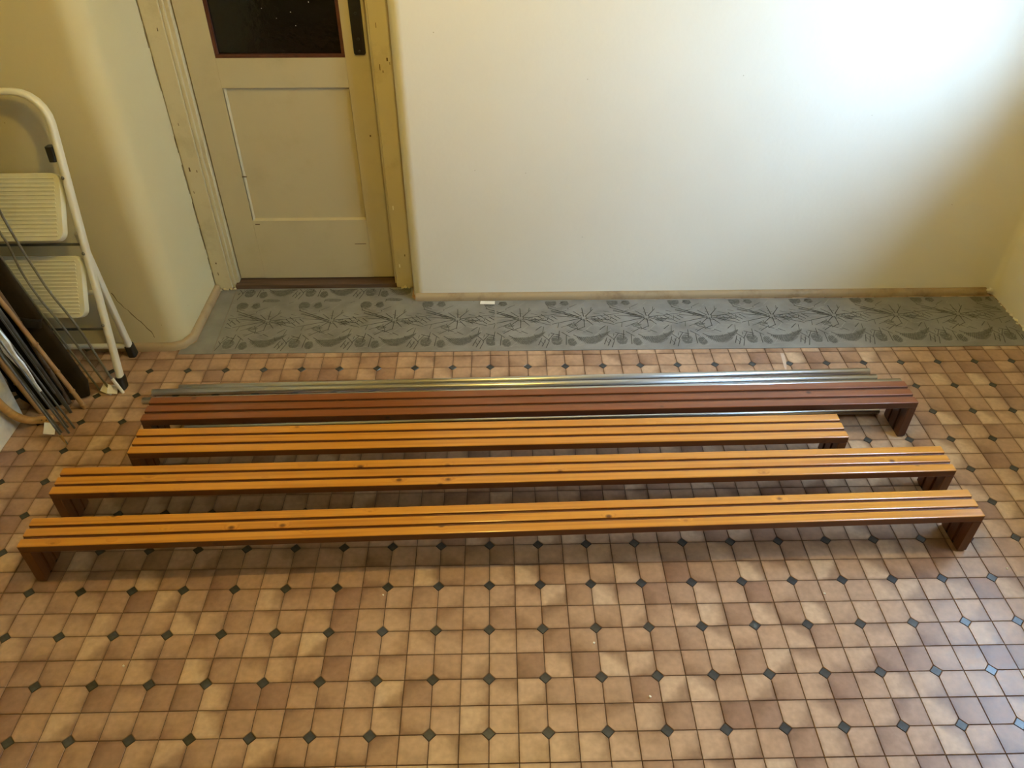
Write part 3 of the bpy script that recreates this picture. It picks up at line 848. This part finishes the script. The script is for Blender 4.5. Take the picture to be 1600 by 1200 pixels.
# ------------------------------------------------------------------ step ladder
def ladder():
    bx, by = -1.62, .945
    e = tag(empty('step_ladder', (bx, by, 0)), 'white folding step ladder with ribbed steps leaning in the alcove', 'step ladder')
    hw_ = .205
    k = .19
    def fp(x, z, off=0): return (x, k * z + off, z)
    # hoop
    r, ztop = .10, 1.065
    pts = [fp(hw_, .03), fp(hw_, .4), fp(hw_, .8), fp(hw_, ztop - r)]
    for a in range(15, 91, 15): pts.append(fp(hw_ - r + r * math.cos(R(a)), ztop - r + r * math.sin(R(a))))
    left = [(-x, y, z_) for x, y, z_ in pts[::-1]]
    allp = pts + left
    bm = bmesh.new()
    add_sweep(bm, allp, rrect(.020, .034, .008), up=Vector((0, .98, -.19)))
    link('front_frame', to_mesh(bm, 'front_frame', True, 50), M['ladder'], e)
    # rear frame
    def rp(x, z): return (x, .212 - (z - 0) * (.212 - .128) / .60, z)
    for s in (-1, 1):
        bm = bmesh.new()
        add_sweep(bm, [rp(s * .170, .03), rp(s * .176, .3), rp(s * .186, .60)], rrect(.020, .028, .006), up=Vector((0, 1, 0)))
        link('rear_leg', to_mesh(bm, 'rear_leg', True, 50), M['ladder'], e)
        sweep('foot', [rp(s * .170, .0), rp(s * .170, .055)], rrect(.03, .04, .008), M['rubber'], e, scales=[1, .95])
        sweep('foot', [fp(s * hw_, .0), fp(s * hw_, .05)], rrect(.028, .044, .008), M['rubber'], e, scales=[1, .95])
        sweep('locking_clip', [(s * (hw_ - .022), k * .87 - .006, .85), (s * (hw_ - .022), k * .87 - .002, .90)], rrect(.024, .032, .006), M['black'], e)
        for zz in (.27, .54, .80):
            bm = bmesh.new(); bmesh.ops.create_uvsphere(bm, u_segments=8, v_segments=6, radius=.006, matrix=Matrix.Translation((s * (hw_ - .003), k * zz - .018, zz)))
            link('rivet', to_mesh(bm, 'rivet', True), M['greybar'], e)
    tube('rear_crossbar', [rp(-.165, .05), rp(.165, .05)], .011, M['ladder'], e)
    tube('rear_crossbar', [rp(-.17, .33), rp(.17, .33)], .009, M['ladder'], e)
    for zz in (.245, .565):
        tube('support_rod', [fp(-hw_ + .01, zz), fp(hw_ - .01, zz)], .005, M['greybar'], e)
    # steps: tilted ribbed plates (back edge up between the rails, front edge low)
    for z0, z1, ya, yb_ in ((.335, .525, -.012, .098), (.615, .805, .040, .165)):
        u = Vector((0, yb_ - ya, z1 - z0)); ln = u.length; u.normalize()
        n = Vector((0, -u.z, u.y))
        w = hw_ - .022
        bm = bmesh.new()
        prof = rrect(2 * w, ln, .03, 4)
        def place(x, t, h): return Vector((x, ya, z0)) + u * (t + ln / 2) + n * h
        A = [bm.verts.new(place(x, t, .0)) for x, t in prof]
        B = [bm.verts.new(place(x, t, -.022)) for x, t in prof]
        C = [bm.verts.new(place(x * .985, t * .985, .004)) for x, t in prof]
        m_ = len(prof)
        for i in range(m_):
            bm.faces.new((B[i], B[(i + 1) % m_], A[(i + 1) % m_], A[i]))
            bm.faces.new((A[i], A[(i + 1) % m_], C[(i + 1) % m_], C[i]))
        bm.faces.new(C); bm.faces.new(B[::-1])
        st = link('step', to_mesh(bm, 'step', True, 35), M['step'], e)
        bm = bmesh.new()
        nr = 15
        for i in range(nr):
            t = -ln / 2 + .018 + (ln - .036) * i / (nr - 1)
            ww = w - .02
            q = [place(-ww, t - .0035, .0035), place(-ww, t - .0018, .0075), place(-ww, t + .0018, .0075), place(-ww, t + .0035, .0035)]
            a = [bm.verts.new(v) for v in q]; b_ = [bm.verts.new(v + Vector((2 * ww, 0, 0))) for v in q]
            for j in range(3): bm.faces.new((a[j], a[j + 1], b_[j + 1], b_[j]))
            bm.faces.new(a); bm.faces.new(b_[::-1])
        link('tread_ribs', to_mesh(bm, 'tread_ribs'), M['step'], st)
ladder()

# ------------------------------------------------------------------ things leaning in the alcove
def leaning(name, label, cat, group=None, base=(0, 0, 0)):
    return tag(empty(name, base), label, cat, group)

def ext(pts, L):
    a, b_ = Vector(pts[-2]), Vector(pts[-1])
    return [tuple(p) for p in pts] + [tuple(b_ + (b_ - a).normalized() * L)]

rod1 = [(-1.405, .915, .0), (-1.432, .915, .094), (-1.472, .918, .300), (-1.515, .915, .452), (-1.532, .913, .545), (-1.545, .910, .641), (-1.552, .906, .72), (-1.556, .905, .80), (-1.57, .93, 1.0), (-1.63, .98, 1.25), (-1.74, 1.03, 1.50)]
def local(pts, o): return [(x - o[0], y - o[1], z_ - o[2]) for x, y, z_ in pts]
def rodthing(name, label, pts, r, mat, cat, group=None, tagpos=None, parts=True):
    o = (pts[0][0], pts[0][1], 0)
    e = leaning(name, label, cat, group, o)
    tube('shaft', smooth_path(local(pts, o)), r, mat, e, 8)
    return e
def paper_tag(e, p, w, h, rz, tilt):
    bm = bmesh.new()
    add_box(bm, -w / 2, w / 2, -.0006, .0006, 0, h)
    return link('paper_tag', to_mesh(bm, 'paper_tag'), M['paper'], e, p, (R(tilt), R(20), R(rz)))
e = rodthing('flexible_rod', 'thin grey arched rod standing at the ladder foot, rightmost of three', rod1, .0042, M['greyrod'], 'rod', 'thin arched rods')
paper_tag(e, (-.035, -.012, .006), .034, .034, 20, -50)
tube('tip', local([rod1[0], (rod1[0][0] - .02, .915, .07)], (rod1[0][0], .915, 0)), .0062, M['paper'], e, 8)
rod2 = [(-1.455, .925, .0), (-1.492, .922, .16), (-1.527, .920, .310), (-1.562, .918, .425), (-1.580, .914, .535), (-1.582, .910, .645), (-1.590, .907, .73), (-1.60, .925, 1.0), (-1.66, .98, 1.25), (-1.77, 1.03, 1.48)]
e = rodthing('flexible_rod', 'thin grey arched rod just left of the rightmost one', rod2, .0040, M['greyrod'], 'rod', 'thin arched rods')
paper_tag(e, (-.012, -.018, .006), .045, .036, -15, -45)
rod3 = [(-1.500, .932, .0), (-1.545, .928, .20), (-1.60, .925, .43), (-1.635, .92, .62), (-1.65, .92, .8), (-1.70, .95, 1.1), (-1.80, 1.0, 1.4)]
rodthing('flexible_rod', 'thin dark grey rod half hidden behind the brown covered board', rod3, .0036, M['greyrod'], 'rod', 'thin arched rods')

def plank(name, label, cat, mat, base, top, w, t, face_up, tip=True, group=None, taper=1.0):
    """flat plank from base to top; face_up = direction of its thin axis"""
    base, top = Vector(base), Vector(top)
    d = (top - base)
    n = 14
    pts = [d * (k / n) for k in range(n + 1)]
    sc_ = []
    for k in range(n + 1):
        f = k / n
        s = 1 + (taper - 1) * f
        if tip and f < .06: s *= .80
        sc_.append(s)
    if tip:
        pts[1] = d * .035; sc_[0] = .62; sc_[1] = 1.0
    e = tag(empty(name, tuple(base)), label, cat, group)
    bm = bmesh.new()
    add_sweep(bm, [tuple(p) for p in pts], rrect(w, t, min(w, t) * .4, 3), up=Vector(face_up), scales=sc_)
    link('body', to_mesh(bm, 'body', True, 45), mat, e)
    return e
# wide dark covered board (right edge rises from the ladder foot to the upper left)
e = plank('covered_board', 'wide dark brown covered board leaning against the ladder', 'board', M['brownboard'], (-1.555, .888, .004), (-1.925, .915, 1.62), .125, .028, (.12, -1, 0))
o = sweep('strap', [(.0 - .085, -.004, .34), (.0 - .078, -.004, .37)], rrect(.130, .033, .01), M['black'], e, up=Vector((.12, -1, 0)))
e = plank('black_board', 'black flat board behind the foil strip and cane', 'board', M['blackboard'], (-1.632, .835, .004), (-1.915, .86, 1.25), .115, .018, (.25, -1, 0))
e = plank('black_board', 'second black board, furthest left beside the white marbled panel', 'board', M['blackboard'], (-1.70, .86, .004), (-1.93, .90, 1.15), .09, .018, (.3, -1, 0))
e = plank('steel_bar', 'grey tapering flat steel bar between the foil strip and the cane', 'bar', M['greybar'], (-1.555, .800, .002), (-1.90, .905, 1.42), .017, .007, (.5, -1, 0), taper=1.3)
o = link('bar_rib', to_mesh((lambda bm: (add_sweep(bm, [(-.02, -.008, .1), (-.14, .027, .6)], rrect(.006, .006, .001), up=Vector((.5, -1, 0))), bm)[1])(bmesh.new()), 'bar_rib'), M['greybar'], e)

def cane(label, pts, r, mat, nodes):
    o = (pts[0][0], pts[0][1], 0)
    e = leaning('cane_stick', label, 'stick', 'wooden sticks in the alcove', o)
    lp = smooth_path(local(pts, o), 6)
    tube('shaft', lp, r, mat, e, 10)
    for f in nodes:
        i = max(1, min(len(lp) - 2, int(f * len(lp))))
        p, q = lp[i], lp[i + 1]
        d = (q - p).normalized()
        tube('node_ring', [p - d * .006, p - d * .002, p + d * .002, p + d * .006], r, mat, e, 10, scales=[1.0, 1.25, 1.25, 1.0])
    return e
cane('yellow-brown cane stick with nodes, right of the steel bar', [(-1.515, .828, .0), (-1.541, .832, .098), (-1.571, .836, .204), (-1.602, .841, .31), (-1.659, .853, .485), (-1.90, .874, 1.3)], .0085, M['bamboo'], (.03, .17, .33, .55, .8))
cane('dark weathered stick behind the yellow-brown cane', [(-1.585, .857, .0), (-1.612, .861, .2), (-1.648, .867, .434), (-1.80, .880, 1.2)], .009, M['darkstick'], (.3, .6))
cane('straight honey wooden stick beside the white marbled panel', [(-1.668, .806, .0), (-1.698, .809, .12), (-1.729, .812, .24), (-1.915, .83, 1.0)], .010, M['bamboo'], (.5,))
# bundle of thin rods partly wrapped in foil
base = (-1.535, .705)
def rod_dir(x, y, dx, dy, l): return [(x, y, .0), (x + dx * .5, y + dy * .5, l * .5), (x + dx, y + dy, l)]
labels = ['thin steel rod with a wooden tip, nearest the camera in the rod bundle', 'thin steel rod in the middle of the rod bundle', 'thin steel rod at the left of the rod bundle by the paper tag', 'thin steel rod at the right of the rod bundle', 'thin steel rod at the back of the bundle under the foil strip']
spec = [(-1.500, .632, -.40, .20, 1.2), (-1.517, .690, -.375, .165, 1.15), (-1.546, .694, -.36, .165, 1.12), (-1.508, .716, -.375, .145, 1.18), (-1.535, .722, -.365, .15, 1.2)]
for lb, (x, y, dx, dy, l) in zip(labels, spec):
    e = rodthing('steel_rod', lb, rod_dir(x, y, dx, dy, l), .0037, M['greybar'], 'rod', 'thin steel rods in the bundle')
    if 'wooden tip' in lb:
        tube('wooden_tip', [(-.001, -.001, 0), (-.014, .006, .04)], .0062, M['bamboo'], e, 8, scales=[.5, 1])
    if 'paper tag' in lb:
        paper_tag(e, (-.032, -.022, .012), .036, .042, 15, -35)
# foil strip wound on the rods
bm = bmesh.new()
pts, scs = [], []
A_, B_ = Vector((-1.572, .722, .17)), Vector((-1.80, .823, .84))
for k in range(26):
    f = k / 25
    pts.append(A_.lerp(B_, f) + Vector((random.uniform(-.003, .003), random.uniform(-.003, .003), 0)))
    scs.append((.35 + .65 * min(1, f * 4)) * random.uniform(.85, 1.12))
add_sweep(bm, [tuple(p - A_) for p in pts], [(.017 * math.cos(2 * math.pi * i / 12) * random.uniform(.85, 1.15), .010 * math.sin(2 * math.pi * i / 12) * random.uniform(.8, 1.2)) for i in range(12)], up=Vector((.3, -1, 0)), scales=scs)
tag(link('foil_strip', to_mesh(bm, 'foil_strip', True, 25), M['foil'], None, tuple(A_)), 'crumpled shiny silver foil strip on the rod bundle', 'foil')
# bent wood pole in front of the marbled panel
bp_ = [(-1.600, .752, .015), (-1.640, .746, .016), (-1.672, .728, .032), (-1.688, .698, .085), (-1.694, .672, .16), (-1.697, .655, .25), (-1.698, .645, .40), (-1.698, .642, .55)]
o = (-1.64, .74, 0)
e = leaning('bent_wood_pole', 'honey bent wood pole curling along the floor by the marbled panel', 'pole', None, o)
tube('shaft', smooth_path(local(bp_, o)), .0145, M['bent'], e, 14)
for k, x in enumerate((-1.612, -1.628)):
    bm = bmesh.new(); bmesh.ops.create_uvsphere(bm, u_segments=8, v_segments=5, radius=.003, matrix=Matrix.Translation((x - o[0], .7385 - o[1], .022)))
    link('screw_hole', to_mesh(bm, 'screw_hole', True), M['black'], e)
# white marbled cupboard side at the left edge
e = tag(empty('marbled_panel', (-1.83, .45, 0)), 'white marbled cabinet panel at the left edge', 'cabinet')
box('body', -.118, .108, -.33, .328, .001, .57, M['marble'], e, .003)
box('edge_strip', .108, .112, -.33, .330, .001, .57, M['marble'], e, .001)
box('top_board', -.119, .12, -.335, .333, .57, .59, M['winframe'], e, .004)

# ------------------------------------------------------------------ ceiling lamp (above the front bench, out of view)
lm = tag(empty('ceiling_lamp', (.05, .06, ZC)), 'bare warm bulb hanging from the ceiling above the benches', 'lamp')
bm = bmesh.new()
add_sweep(bm, [(0, 0, 0), (0, 0, -.02), (0, 0, -.035)], circ(.045, 20), scales=[1, 1, .5])
link('ceiling_rose', to_mesh(bm, 'ceiling_rose', True), M['winframe'], lm)
tube('cord', [(0, 0, -.03), (0, 0, -.14)], .004, M['black'], lm, 8)
tube('socket', [(0, 0, -.13), (0, 0, -.18)], .018, M['brass'], lm, 16)
bm = bmesh.new()
bmesh.ops.create_uvsphere(bm, u_segments=20, v_segments=12, radius=.045, matrix=Matrix.Translation((0, 0, -.22)))
link('bulb', to_mesh(bm, 'bulb', True), emit_mat('glowing_bulb', LAMP_COL, LAMP_STR), lm)
